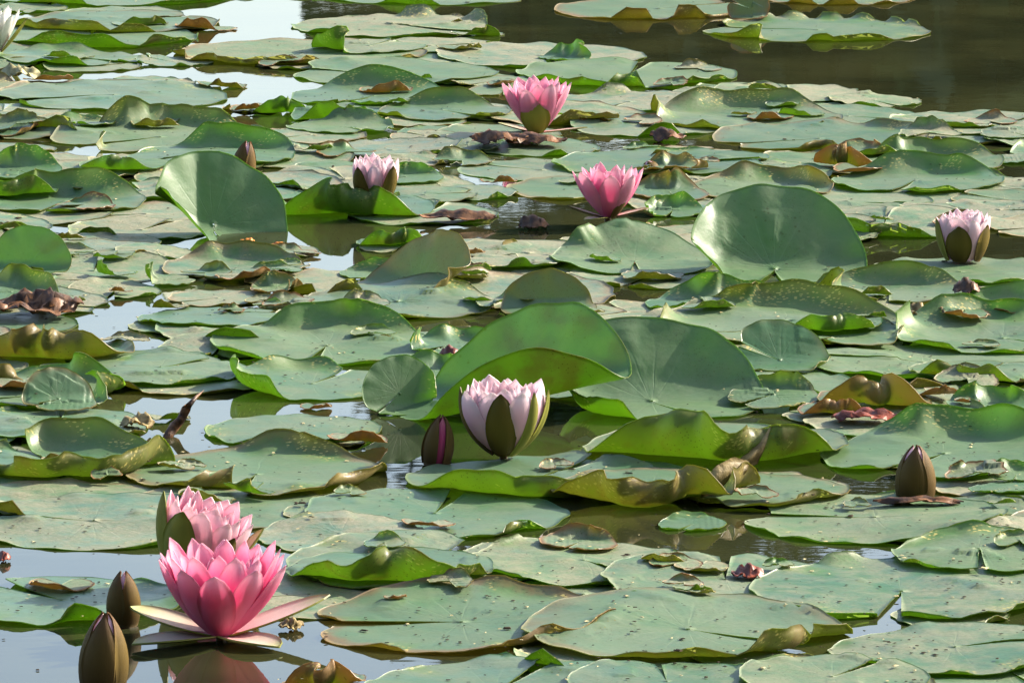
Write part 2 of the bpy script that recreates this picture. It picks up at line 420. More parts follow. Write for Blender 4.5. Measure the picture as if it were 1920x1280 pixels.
def pad(cx, cy, w, label=None, c=(), f=(), scum=0.25, brown=0.0, notch=None, rag=0.0, wave=0.0011, group=None,
        lift=0.0, tilt=None, name='lily_pad', segs=(26, 96), gap=None, squash=1.0, stays=False, torn=False):
    seed_n[0] += 1; sd = seed_n[0]
    rg = np.random.default_rng(1000 + sd)
    g = ground(cx, cy); R = w * 0.5 * mpp(cy)
    M, N = segs
    c0 = list(c)
    if notch is None and c:
        m = max(c, key=lambda q: abs(q[2]) * q[1]); notch = m[0] + 180 + rg.uniform(-45, 45)
    nu = R_(notch) if notch is not None else rg.uniform(0, 2 * math.pi)
    if segs[0] > 20:
        c = [(a, wd, dg * 1.12, min(b * 1.25, .9)) for a, wd, dg, b in c]
    if not f:
        for _ in range(rg.integers(1, 4)):
            c = list(c) + [(rg.uniform(0, 360), rg.uniform(6, 20), rg.uniform(20, 70) * rg.choice([1, 1, -.25]), rg.uniform(.04, .11))]
        if segs[0] > 14:
            for _ in range(rg.integers(1, 4)):
                c = c + [(rg.uniform(215, 325), rg.uniform(9, 30), rg.uniform(45, 95), rg.uniform(.03, .085))]
    scum = min(1.0, scum * 1.05 + .08)
    wave = wave * min(1.0, R / .12)
    hg = gap if gap is not None else rg.uniform(0.03, 0.10)
    th = nu + hg + (2 * math.pi - 2 * hg) * np.linspace(0, 1, N)
    s = np.linspace(0.006, 1, M) ** 0.85
    dn = np.minimum(th - th[0], th[-1] - th)
    Rt = R * (1 + 0.025 * np.cos(2 * (th - nu)) + 0.018 * np.sin(3 * th + sd) - 0.16 * np.exp(-(dn / 0.16) ** 2))
    Rt = Rt * (1 + 0.008 * np.sin(7 * th + sd * 2.1) + 0.006 * np.sin(13 * th + sd))
    if rag:
        rr = rg.random(N); rr = 0.5 * rr + 0.5 * np.roll(rr, 1)
        Rt = Rt * (1 - rag * rr ** 2)
    TH, S = np.meshgrid(th, s, indexing='xy'); RT = np.broadcast_to(Rt, TH.shape)
    rho = S * RT
    phi = np.zeros_like(TH); bw = np.full_like(TH, 1e-3); amt = np.zeros_like(TH)
    for (a, wid, deg, b) in c:
        k = bumpf(adiff(TH, R_(a)) / R_(wid))
        phi = phi + R_(deg) * k; bw = np.maximum(bw, b * (0.55 + 0.45 * k) * (k > 0)); amt = np.maximum(amt, k * min(1, abs(deg) / 60.0))
    # small irregularity so that no rim is a perfect arc
    phi = phi * (1 + 0.18 * np.sin(5 * TH + sd) * np.sin(2.3 * TH + 1.7 * sd))
    bw = np.clip(bw * (1 + 0.15 * np.sin(4 * TH + 0.7 * sd)), 1e-3, 1.0)
    L = bw * RT; s0 = RT - L; t = np.clip(rho - s0, 0, None); t = t / L
    ph = np.where(np.abs(phi) < 1e-3, 1e-3, phi)
    r = np.where(rho > s0, s0 + L / ph * np.sin(ph * t), rho)
    z = np.where(rho > s0, L / ph * (1 - np.cos(ph * t)), 0.0)
    x, y = r * np.cos(TH), r * np.sin(TH)
    fx, fy = rho * np.cos(TH), rho * np.sin(TH)
    # gentle undulation of the blade and ruffled edge
    z = z + wave * (np.sin(fx * 31 + sd) * np.cos(fy * 27 + 2 * sd) + 0.6 * np.sin(fx * 55 + fy * 40 + sd)) * (0.35 + S)
    z = z + 0.0020 * S ** 5 * (np.sin(9 * TH + sd) + np.sin(14 * TH + 3 * sd)) * (wave / 0.0018)
    P = np.stack([x, y, z], -1)
    for (a, d0, deg, l) in f:
        n = np.array([math.cos(R_(a)), math.sin(R_(a))]); d0 = d0 * R; l = l * R; q = R_(deg)
        d = P[..., 0] * n[0] + P[..., 1] * n[1]
        t = np.clip(d - d0, 0, None); tl = np.minimum(t, l); k = q / l; e = k * tl
        dn_ = d0 + np.sin(e) / k + (t - tl) * math.cos(q); dz = (1 - np.cos(e)) / k + (t - tl) * math.sin(q)
        over = d > d0
        zz = P[..., 2]
        nd = np.where(over, dn_ - zz * np.sin(e), d); nz = np.where(over, dz + zz * np.cos(e), zz)
        P[..., 0] += (nd - d) * n[0]; P[..., 1] += (nd - d) * n[1]; P[..., 2] = nz
        amt = np.maximum(amt, np.clip(t / (0.6 * R), 0, 1) * 0.12)
    P[..., 0] *= squash
    if tilt:
        ax = Vector((-math.sin(R_(tilt[0])), math.cos(R_(tilt[0])), 0))
        m = np.array(Matrix.Rotation(-R_(tilt[1]), 3, ax)); P = P @ m.T
    wx, wy = P[..., 0] + g[0], P[..., 1] + g[1]
    low = P[..., 2] < 0.007
    base = support(wx, wy)
    if tilt or f:
        pass
    P[..., 2] = np.where(P[..., 2] < 0, P[..., 2] * (0.4 if not tilt else 1.0), P[..., 2])
    P[..., 2] += base + 0.0013 + lift
    # remember where it lies
    i, j = hcell(wx[low], wy[low]); zz = np.minimum(P[..., 2][low], 0.03).astype(np.float32)
    if not stays:
        for di in (-1, 0, 1):
            for dj in (-1, 0, 1):
                np.maximum.at(H, (np.clip(i + di, 0, HNX - 1), np.clip(j + dj, 0, HNY - 1)), zz + 0.0004)
    look = np.stack([S, amt, np.full_like(S, scum), np.full_like(S, brown)], -1)
    flat = np.stack([fx, fy, np.full_like(fx, 0.37 * sd)], -1)
    me = sheet(name, P, 0.0009, [M_TOP, M_UNDER], {'look': ('FLOAT_COLOR', look), 'flat': ('FLOAT_VECTOR', flat)})
    o = link(bpy.data.objects.new(name, me)); o.location = (g[0], g[1], 0)
    if label is None:
        near_to = min(LANDMARKS, key=lambda m: (m[0] - cx) ** 2 + (2.2 * (m[1] - cy)) ** 2)[2]
        tall = max([abs(q[2]) for q in c0 if q[1] > 20], default=0) > 38
        if tall:
            near = [q for q in c0 if abs(q[2]) > 38 and q[1] > 20 and 190 < q[0] % 360 < 350]
            look_ = 'lily pad with a rolled rim baring its underside' if near else 'lily pad with a turned-up green rim'
        elif scum > 0.55: look_ = 'flat lily pad filmed with beige scum'
        else: look_ = 'flat clean grey-green lily pad'
        if torn: look_ = ('small torn scum-coated scrap of pad' if scum > .6 else 'small curled green scrap of pad') + (' with brown edge' if brown > .4 else '')
        label = look_ + ' near the ' + near_to; group = label[:58].rsplit(' ', 1)[0]
    tag(o, label, 'lily pad', group)
    return o

# open water, in photo pixels, kept free of the filler pads
OPEN = [
 [(900,60),(1000,72),(1240,80),(1250,105),(1400,145),(1620,160),(1730,190),(1720,212),(1940,208),(1940,-80),(920,-80)],
 [(400,8),(640,2),(650,40),(560,62),(540,78),(420,88),(320,98),(390,60)],
 [(415,162),(500,158),(525,175),(470,192),(430,190)],
 [(170,578),(260,585),(300,600),(230,610),(190,602)], [(310,790),(400,775),(480,835),(350,868),(320,850)],
 [(-40,1005),(60,1005),(300,1045),(310,1090),(-40,1080)],
 [(-40,1180),(100,1190),(160,1205),(540,1200),(700,1235),(720,1330),(-40,1330)],
 [(1230,980),(1350,975),(1440,985),(1560,1008),(1690,1012),(1700,1062),(1500,1072),(1290,1068)],
 [(720,790),(860,785),(1050,800),(1150,830),(1560,820),(1640,880),(1400,890),(1050,880),(900,890),(715,885)],
 [(1650,455),(1765,450),(1765,505),(1670,505)], [(555,415),(830,430),(700,448),(555,442)],
 [(1010,412),(1200,405),(1200,432),(1010,434)]]
def inside(poly, x, y):
    r = False; n = len(poly)
    for i in range(n):
        x1, y1 = poly[i]; x2, y2 = poly[(i + 1) % n]
        if (y1 > y) != (y2 > y) and x < (x2 - x1) * (y - y1) / (y2 - y1) + x1: r = not r
    return r
def is_open(x, y): return any(inside(p, x, y) for p in OPEN)

def fillers():
    rg = np.random.default_rng(42); placed = []
    tries = 0
    while tries < 22000 and len(placed) < 330:
        tries += 1
        gy = rg.uniform(4.6, 12.2); gx = rg.uniform(-0.56, 0.56) * gy * 0.2
        R = rg.uniform(0.05, 0.135)
        if any((gx - a) ** 2 + (gy - b) ** 2 < (0.40 * (R + r)) ** 2 for a, b, r, _ in placed): continue
        ok = True
        for a in np.linspace(0, 2 * math.pi, 12, endpoint=False):
            for q in (0.5, 0.86):
                p = project((gx + R * q * math.cos(a), gy + R * q * math.sin(a), 0))
                if is_open(*p): ok = False
        if not ok: continue
        cov = 0
        for q in range(24):
            a, b = R * math.sqrt((q + .5) / 24) * math.cos(q * 2.4), R * math.sqrt((q + .5) / 24) * math.sin(q * 2.4)
            cov += any((gx + a - u) ** 2 + (gy + b - v) ** 2 < (r * .97) ** 2 for u, v, r in FOOT + [q[:3] for q in placed])
        if cov > 21: continue
        placed.append((gx, gy, R, cov))
    keep = set(id(t) for t in sorted(placed, key=lambda t: (t[3] - 24) * t[2])[:165])
    placed.sort(key=lambda t: -t[1]); rest = []
    for t_ in placed:
        gx, gy, R, cov = t_
        p = project((gx, gy, 0)); sc = rg.choice([0.3, 0.6, 0.85, 1.0]) if not 400 < p[1] < 600 else rg.choice([.85, 1.0])
        o = pad(p[0], p[1], 2 * R / mpp(p[1]), scum=float(sc), brown=float(rg.choice([0, 0.2, 0.5])), rag=0.05 if sc > 0.6 else 0.012,
                c=[(rg.uniform(0, 360), rg.uniform(15, 40), rg.uniform(8, 22), 0.25)], segs=(16, 60))
        if id(t_) not in keep: rest.append(o)
    # the small, mostly covered pads between the others: one mass
    for o in rest: o.select_set(True)
    with bpy.context.temp_override(active_object=rest[0], object=rest[0], selected_objects=rest, selected_editable_objects=rest):
        bpy.ops.object.join()
    m = rest[0]; m.name = 'half_sunk_pads'; m.select_set(False)
    for k in ('group',):
        if k in m: del m[k]
    tag(m, 'half-sunk pads packed between and under the larger pads', 'lily pads', kind='stuff')

QUEUE = []
def build_pads():
    def P(*a, **k): QUEUE.append((a, k))
    # --- far rows
    P(200,-18,600, c=[(255,14,80,.12),(222,10,60,.12)], scum=.3)
    P(800,-12,440, scum=.3)
    P(215,45,390, 'pale pad with three brown humps along its raised rim beside the white flower', c=[(250,26,95,.11),(285,14,90,.12),(215,12,50,.09)], scum=.25, brown=.4)
    P(170,72,410, scum=.3, c=[(280,60,16,.15)])
    P(130,113,270, c=[(100,30,35,.2),(265,30,30,.12)], scum=.4)
    P(325,118,150, scum=.95, rag=.12)
    P(565,101,470, 'wide scummy pad with a row of small dark humps along its scalloped rim', scum=.6, c=[(a,6.5,80,.065) for a in (205,222,238,251,263,277,292)], brown=.5)
    P(212,184,430, 'smooth oval pad beside the small patch of bright water', scum=.35, notch=200)
    P(735,52,370, scum=.85, rag=.05, c=[(75,14,60,.2),(20,14,50,.25)], notch=330)
    P(692,96,225, scum=.6, c=[(205,40,85,.4)])
    P(1015,106,410, 'beige ragged pad with a small green dome on it, edge of dark water', scum=.9, rag=.06, notch=280)
    P(1060,112,100, 'small green domed pad resting on the beige ragged pad', c=[(60,90,70,.7)], scum=.1)
    P(740,141,380, scum=.3)
    P(1180,141,425, 'clean oval pad with a pale folded flap behind the far pink flower', scum=.2, c=[(255,24,45,.10),(268,9,170,.20)], notch=80)
    P(1236,18,400, 'pad with two brown domes on its rim, alone in the dark water', scum=.2, c=[(255,12,95,.17),(285,11,85,.14)], brown=.7)
    P(1570,-4,290, c=[(240,13,90,.13),(270,14,80,.12)], brown=.7, scum=.3)
    P(1532,58,415, 'pale pad with frilled edge floating apart in the dark water', scum=.25, c=[(a,8,42,.13) for a in (60,80,100,118,40,25)]+[(228,6,100,.18),(268,7,40,.1)], notch=165, gap=.05, brown=.3)
    P(1400,38,80, 'small upright brown flap of pad beside the frilled pale pad', f=[(100,-.6,75,.3)], brown=1, scum=.2)
    P(1480,178,300, scum=1.0, rag=.10)
    P(1640,192,180, scum=1.0, rag=.05)
    P(700,182,320, c=[(85,48,62,.30)], scum=.2)
    P(530,212,130, 'small dark rolled pad lying beside the smooth pads', c=[(265,60,110,.5)], scum=.1)
    P(830,216,260, c=[(85,50,65,.28)], scum=.2, brown=.3)
    P(630,222,170, c=[(265,55,80,.45)], scum=.1)
    P(640,243,205, c=[(75,40,40,.3),(20,25,40,.2)], scum=.3)
    P(1590,220,270, scum=.5)
    P(1400,226,370, 'pad with a long speckled green rim standing up, beside beige ragged pads', c=[(92,62,72,.26),(180,20,60,.3)], scum=.35, brown=.35)
    P(1850,234,370, scum=.85, rag=.03)
    P(1900,262,130, scum=.6, rag=.1)
    P(1535,262,400, 'wide smooth pad with a dark horn on its rim beside the brown lump', c=[(268,9,100,.15),(40,30,40,.14)], scum=.25, brown=.5)
    P(300,260,410, 'large pad with a double-humped raised rim and a pale flap', c=[(105,26,72,.28),(68,26,75,.28),(228,12,150,.18)], scum=.3, notch=222, brown=.3)
    P(150,240,145, c=[(90,50,50,.3)], scum=.4)
    P(5,252,140, 'pad with an orange-brown edge cut by the frame, near the domed dark pad', c=[(100,60,70,.35),(330,40,85,.2)], brown=.9, scum=.1)
    P(400,300,310, 'pad with a speckled upright rim behind the brown pointed bud', c=[(70,60,75,.34)], scum=.2)
    P(35,328,165, c=[(80,70,70,.55)], scum=.1)
    P(235,322,180, c=[(255,60,110,.3)], scum=.15)
    P(120,386,310, c=[(85,70,70,.38)], scum=.2, brown=.2)
    P(15,372,190, c=[(290,60,105,.4)], scum=.1)
    P(1245,312,410, scum=.25, c=[(190,30,30,.12)])
    P(1265,330,130, c=[(90,60,75,.5),(340,30,60,.3)], scum=.1, brown=.8)
    P(1430,360,285, 'pad with speckled brown edge behind the big upright pad', c=[(75,65,65,.30),(10,40,70,.22)], scum=.2, brown=.6)
    P(1740,308,290, c=[(85,60,68,.32)], scum=.2, brown=.2)
    P(1720,348,330, c=[(80,62,60,.28)], scum=.3)
    P(1900,302,110, scum=.8, rag=.08)
    P(1585,318,125, 'small rolled brown dead pad between green pads', c=[(250,90,120,.8),(90,50,60,.5)], brown=1, scum=.3)
    P(760,346,140, c=[(75,50,65,.35)], scum=.2)
    P(1255,372,150, c=[(95,60,80,.5)], scum=.1, brown=.8)
    P(1262,402,120, 'small cupped pad with a thick rim beside the rose flower', c=[(90,80,85,.5),(180,50,80,.4)], scum=.1)
    # --- middle
    P(668,398,300, 'pad with one side raised as a glowing green wall below the half-open pink flower', c=[(262,68,82,.46),(180,20,50,.3)], scum=.15, notch=60)
    P(398,436,285, 'big upright folded pad with a shiny crease and dark green face', f=[(194,.18,36,.05),(92,-.2,61,.25)], notch=285, tilt=(180,13), scum=.05, wave=.001)
    P(745,460,160, c=[(265,60,95,.4)], scum=.1)
    P(440,508,280, 'scummy pad with a brown-green arched rim below the big folded pad', c=[(85,60,65,.3)], scum=.6, brown=.5)
    P(1165,455,110, c=[(90,70,75,.6)], scum=.05)
    P(1190,498,320, 'peaked pad peppered with black dashes beside the large upright pad', f=[(95,.05,24,.5)], c=[(130,14,40,.4)], scum=.3)
    P(1452,512,365, 'largest upright pad, round and facing out, with a brown notch at its base', f=[(186,.46,48,.2),(92,-.08,55,.28)], scum=.12, notch=265, gap=.16, wave=.001)
    P(700,522,130, c=[(80,70,65,.5)], scum=.1, notch=260)
    P(775,548,250, 'tilted green pad with a torn brown underside along one edge', f=[(46,-.15,54,.5)], c=[(318,40,70,.36)], scum=.1, brown=.6, notch=215)
    P(975,500,190, scum=.95, c=[(290,50,30,.2)])
    P(745,575,370, c=[(60,30,45,.16)], scum=.35, brown=.3)
    P(310,532,110, 'pale dried curled flap of pad on the scum', c=[(180,70,110,.6)], scum=.6)
    P(215,525,90, c=[(200,70,100,.6)], scum=.6)
    P(395,603,270, scum=.3, notch=20)
    P(520,552,100, 'crumpled brown and white piece of pad between flat pads', c=[(100,70,100,.6),(330,40,90,.5)], scum=.8, brown=.8)
    P(1030,590,185, 'bright green upright pad with a pale brown patch behind the tall folded pad', f=[(100,.12,74,.3)], scum=.05, brown=.55, notch=280)
    P(1800,512,360, scum=.3)
    P(1350,577,285, c=[(85,62,66,.36)], scum=.2)
    P(1668,556,300, 'pad with a speckled crest and a pale torn flap below the pink cup flower', c=[(75,60,65,.3),(150,16,130,.25),(205,14,110,.4)], scum=.3, brown=.3)
    P(1470,622,490, 'very wide pad with a long speckled crest and torn pale end', c=[(78,62,70,.24),(180,25,70,.2)], scum=.25, brown=.35)
    P(1890,598,330, c=[(85,50,55,.26)], scum=.3)
    P(1880,640,430, 'pad with a shiny turned-up end and speckled crest by the frame edge', c=[(170,32,85,.24),(100,45,62,.26)], scum=.25)
    P(1590,650,220, c=[(90,60,60,.3),(350,30,60,.2)], scum=.3, brown=.4)
    P(1560,640,190, c=[(262,60,115,.4)], scum=.1)
    P(1730,690,450, scum=.3)
    P(1830,712,260, c=[(255,50,105,.25)], scum=.2, brown=.2)
    P(50,520,170, 'dark green upright pad at the frame edge above the rotten brown leaf', f=[(72,-.2,72,.4)], scum=.05)
    P(20,560,180, c=[(60,70,80,.5)], scum=.1, brown=.3)
    P(612,652,440, 'broad pad with a wavy dark green crest next to the tall folded pad', c=[(98,34,58,.26),(62,26,58,.26)], scum=.25)
    P(100,668,320, 'rolled pad with a golden dried tip at the rolled end', c=[(262,75,95,.42),(20,40,40,.2)], scum=.15, brown=.55)
    P(50,722,230, c=[(270,70,100,.35)], scum=.2, brown=.6)
    P(250,690,340, scum=.45)
    P(60,748,350, 'pad with a dark hollow curl and a pale mottled flap', c=[(350,24,115,.38),(75,40,40,.3)], scum=.25)
    P(585,722,360, 'dished pad with shiny end and spotted yellow-green rolled edge', c=[(178,36,85,.26),(225,38,100,.20),(100,40,42,.2)], scum=.3)
    P(865,658,205, 'pad with a pale folded lobe and rusty snail-shaped scrap', c=[(85,60,60,.4),(185,20,100,.4)], scum=.15)
    P(815,700,150, c=[(90,70,70,.5)], scum=.1)
    P(742,768,150, 'rounded green flap standing at the tip of the tall folded pad', f=[(115,-.6,74,.4)], c=[(20,50,60,.5)], scum=.05)
    P(962,768,455, 'tall green pad folded in two like a taco behind the large pale flower', f=[(66,.20,60,.3),(277,.44,76,.25)], scum=.03, wave=.0008, tilt=(0,11), lift=.018, notch=170)
    P(1222,758,420, 'upright dusky green pad with a bright rolled edge beside the folded pad', c=[(238,28,85,.20)], f=[(186,.60,58,.2),(88,-.10,46,.5)], scum=.1, notch=300)
    P(1462,704,190, 'small tilted green pad with a brown lip and dark spots', f=[(100,-.3,46,.5)], c=[(340,40,50,.2)], scum=.08, brown=.25)
    P(1450,760,170, c=[(80,60,75,.4)], scum=.1, brown=.3)
    P(1560,782,130, c=[(280,70,90,.5)], scum=.3, brown=1)
    P(1640,770,215, 'upright pad split between olive green and golden brown underside', c=[(268,80,84,.55)], scum=.15, brown=.75)
    P(1870,778,190, c=[(95,70,72,.45)], scum=.1)
    P(1770,862,465, 'broad pad with a tall crest behind the brown bud at the dark hollow', c=[(72,60,66,.34),(230,20,35,.2)], scum=.12, notch=232, gap=.12)
    P(300,702,330, scum=.3)
    P(110,802,350, scum=.35)
    P(110,775,140, 'dark crumpled pad tip poking up from the pale pads', f=[(110,-.2,60,.4)], scum=.1, brown=.5)
    P(550,810,340, scum=.35)
    P(480,892,505, 'wide dished pad with brown lip and split brown curl above the pink flowers', c=[(338,34,80,.14),(70,40,50,.18),(255,11,110,.22)], scum=.2, brown=.55, notch=262)
    P(115,880,440, 'large trough-like pad with spotted green rim on both sides', c=[(85,70,68,.32),(275,60,88,.22),(335,40,85,.25)], scum=.2, brown=.3)
    P(1170,886,240, scum=.15)
    # --- near the main flower
    P(1345,846,500, 'wide pad whose raised edge hides a black hollow, beside tan twisted leaf', c=[(264,74,66,.36)], scum=.2, lift=.004, brown=.2)
    P(1000,902,470, 'pad with a long spotted bright green rolled edge below the large pale flower', c=[(262,64,80,.22)], scum=.15, brown=.15)
    P(1420,928,345, scum=.2, c=[(290,40,40,.12)], brown=.4)
    P(1225,930,400, 'glossy green rolled pad ending in a golden dried tip', c=[(262,66,84,.34),(345,28,95,.34)], scum=.1, brown=.55)
    P(815,966,505, scum=.25, c=[(300,30,22,.1)])
    P(1640,978,480, scum=.45)
    P(1890,932,150, scum=.3)
    P(1905,910,110, c=[(95,70,70,.5)], scum=.1)
    P(1298,986,130, 'small pale pad with upturned edge floating alone on the dark pool', c=[(100,60,40,.3)], scum=.1)
    # --- near rows
    P(175,985,500, scum=.7, rag=.04)
    P(640,1010,320, scum=.85, rag=.04)
    P(790,1062,520, scum=.55)
    P(1095,1062,440, scum=.65, rag=.03)
    P(1085,1030,150, 'brown pad rim arching over beige scum on a flat pad', c=[(80,70,75,.4)], scum=.6, brown=.9)
    P(735,1082,400, 'pad with a bright green arched edge over a black gap beside the pink flowers', c=[(262,72,74,.34)], scum=.15, brown=.1)
    P(1360,1092,480, scum=.55)
    P(1835,1056,330, 'smooth pad with a dark raised back edge by the dark pool', scum=.25, c=[(110,60,40,.14)])
    P(1690,1112,580, scum=.6, c=[(110,12,35,.14),(80,12,40,.14),(55,10,30,.12)])
    P(115,1128,450, 'flat pad with a dark curled edge beside the open rose flower', scum=.2, c=[(300,40,45,.2)])
    P(1140,1165,260, c=[(60,50,50,.24)], scum=.15)
    P(865,1170,565, 'large pad with a golden-brown crinkled rim next to the open rose flower', c=[(330,42,75,.10),(60,30,35,.15)], scum=.15, brown=.75, notch=185)
    P(1290,1192,610, 'large pad with a brown-lipped lobe and rolled edge overlapping others', c=[(310,26,80,.14),(262,24,60,.07),(345,14,50,.14)], scum=.25, brown=.4, notch=335)
    P(1790,1228,460, scum=.6, rag=.02)
    P(930,1296,500, scum=.35)
    P(1250,1296,380, scum=.4)
    P(1560,1290,360, scum=.5)
    P(610,1284,160, 'dark brown curled pad at the bottom among blue reflections', c=[(265,80,100,.6)], brown=1, scum=.2)
build_pads()
FOOT = [(*ground(a[0], a[1])[:2], a[2] * .5 * mpp(a[1])) for a, k in QUEUE]
fillers()
def raised(k): return bool(k.get('f')) or max([abs(q[2]) * (q[1] > 18) for q in k.get('c', ())], default=0) > 38
for a, k in [q for q in QUEUE if not raised(q[1])] + [q for q in QUEUE if raised(q[1])]: pad(*a, **k)

def torn_pieces():
    rg = np.random.default_rng(321); n = 0
    while n < 120:
        px, py = rg.uniform(-10, 1930), rg.uniform(50, 1180)
        if py > 650 and rg.random() < .35: continue
        if is_open(px, py) or any(abs(px - m[0]) < 90 and abs(py - m[1]) < 60 for m in LANDMARKS[:9]) or any(abs(px - a) < 200 and b - 130 < py < b + 40 for a, b in ((398, 436), (1452, 512), (962, 768), (1222, 758))): continue
        n += 1; w = rg.uniform(45, 130)
        pad(px, py, w, c=[(rg.uniform(230, 310) if rg.random() < .55 else rg.uniform(60, 120), rg.uniform(40, 80), rg.uniform(50, 110), rg.uniform(.3, .6))],
            scum=float(rg.uniform(.2, 1)), brown=float(rg.choice([.1, .5, 1.0])), rag=.12, segs=(12, 44), wave=.0012, gap=float(rg.uniform(.2, 1.1)), name='torn_pad_piece', stays=True, torn=True)
torn_pieces()

# ------------------------------------------------------------------ flowers
def petal_mesh(name, L, W, e0, e1, mats, r0=0.004, cup=1.0, tip=0.9, wrap=None, nt=13, nu=7, thick=0.0008, twist=0.0, sd=0, z0=0.0, tipcurl=0.0, close=None, wrapA=None):
    """centre line rises from the base at elevation e0 to e1 (degrees, >90 leans inward); the blade arcs across it.
    material 0 is the inside face, 1 the outside"""
    t = np.linspace(0, 1, nt)
    if close is not None:                       # lean in until the tip sits this far from the axis
        lo, hi = 60.0, 190.0
        for _ in range(30):
            e1 = (lo + hi) / 2
            ee = np.cos(np.radians(e0 + (e1 - e0) * t ** 1.1))
            if r0 + np.sum((ee[1:] + ee[:-1]) / 2) * L / (nt - 1) > close: lo = e1
            else: hi = e1
    e = np.radians(e0 + (e1 - e0) * t ** 1.1 + tipcurl * sstep(t, 0.75, 1.0))
    dr, dz = np.cos(e), np.sin(e)
    step = L / (nt - 1)
    r = r0 + np.concatenate([[0], np.cumsum((dr[1:] + dr[:-1]) / 2 * step)])
    z = z0 + np.concatenate([[0], np.cumsum((dz[1:] + dz[:-1]) / 2 * step)])
    half = W * 0.5 * (0.42 + 0.58 * np.sin(math.pi * np.clip(t, 0, 1) ** 0.85 * 0.62) ** 1.0) * np.clip(1 - t ** (3.2 * tip), 0, 1) ** 0.62
    if wrapA is not None: half = np.maximum(r, 0.001) * wrapA * np.clip(1 - t ** 6, 0, 1)
    half = np.maximum(half, W * 0.012)
    u = np.linspace(-1, 1, nu)
    P = np.zeros((nt, nu, 3))
    rg = np.random.default_rng(sd)
    wob = 0.02 * L * rg.normal()
    for i in range(nt):
        rho = max(half[i] * cup, 1e-4) if wrap is None else max(r[i] * wrap, 0.0012)
        a = np.clip(u * half[i] / rho, -1.9, 1.9)
        s = rho * np.sin(a); d = rho * (1 - np.cos(a))
        nrx, nrz = -math.sin(e[i]), math.cos(e[i])        # inward normal in the radial plane
        P[i, :, 0] = r[i] + nrx * d; P[i, :, 1] = s + twist * L * t[i] ** 2 + wob * t[i] ** 2; P[i, :, 2] = z[i] + nrz * d
    al = np.zeros((nt, nu, 3)); al[..., 0] = t[:, None]; al[..., 1] = u[None, :]; al[..., 2] = sd * 0.731 % 50
    return sheet(name, P, thick, mats, {'along': ('FLOAT_VECTOR', al)})
cnt = [0]
def add_petal(root, name, az, mats, **kw):
    cnt[0] += 1
    o = link(bpy.data.objects.new(name, petal_mesh(name, mats=mats, sd=cnt[0], **kw)), root)
    o.rotation_euler.z = R_(az)
    return o
def stamens(root, h, n=34, rad=0.010, z=0.012):
    rg = np.random.default_rng(n); V, Q = [], []
    for i in range(n):
        a = rg.uniform(0, 6.283); r = rad * math.sqrt(rg.random()); e = rg.uniform(0.0, 0.5)
        p0 = np.array([r * math.cos(a), r * math.sin(a), z]); p2 = p0 + h * np.array([math.cos(a) * e, math.sin(a) * e, 1.0]) * rg.uniform(.7, 1)
        v, q = tube([p0, (p0 + p2) / 2 + [0, 0, h * .05], p2, p2 + [-math.cos(a) * .001, -math.sin(a) * .001, .001]], [.0008, .0010, .0007, .0003], 5)
        o = len(V); V += v; Q += [tuple(k + o for k in f) for f in q]
    me = raw_mesh('stamens', V, Q, None, [M_STAMEN])
    at = me.attributes.new('along', 'FLOAT_VECTOR', 'POINT')
    o = link(bpy.data.objects.new('stamens', me), root); tag(o, kind='stuff')
def stalk(root, length, rad=0.003, lean=(0, 0)):
    v, q = tube([(lean[0] * length, lean[1] * length, -length), (lean[0] * length * .4, lean[1] * length * .4, -length * .5), (0, 0, 0.002), (0, 0, 0.006)], [rad, rad, rad * 1.5, rad * 2.0], 9)
    link(bpy.data.objects.new('stem', raw_mesh('stem', v, q, None, [M_STEM])), root)
def bloom(px, py, label, whorls, sepals, mat, z=0.006, lean=(0, 0), stam=True, group=None, sc=(1, 1)):
    """whorls: (count, length mm, width mm, elevation base, elevation tip, first azimuth, cup, r0 mm); sepals: (azimuth, length, width, e0, e1, outside material)"""
    g = ground(px, py, z)
    root = link(bpy.data.objects.new('water_lily_flower', None)); root.location = g
    root.rotation_euler = (R_(lean[1]), R_(lean[0]), 0); root.scale = (sc[0], sc[0], sc[1])
    tag(root, label, 'flower', group)
    rg = np.random.default_rng(int(px) + 50)
    for wi, (n, L, W, e0, e1, a0, cup, r0) in enumerate(whorls):
        for i in range(n):
            k = rg.uniform(0.93, 1.06)
            add_petal(root, 'petal', a0 + 360.0 * i / n + rg.uniform(-5, 5), [mat, mat], L=L * k / 1000, W=W * rg.uniform(.92, 1.08) / 1000,
                      e0=e0 + rg.uniform(-3, 3), e1=e1 + rg.uniform(-5, 5), cup=cup, r0=r0 / 1000, z0=0.002 + 0.0015 * wi, tip=1.35 if mat is M_BLUSH else 1.15)
    for (a, L, W, e0, e1, om) in sepals:
        add_petal(root, 'sepal', a, [M_SEP_IN, om], z0=0.0, L=L / 1000, W=W / 1000, e0=e0, e1=e1, cup=2.2 if e1 < 50 else 1.35, r0=0.006 if e1 < 50 else whorls[0][7] / 1000 + .0028, thick=0.0014)
    if stam: stamens(root, 0.030, 40, 0.014, 0.022)
    stalk(root, z + 0.10)
    return root

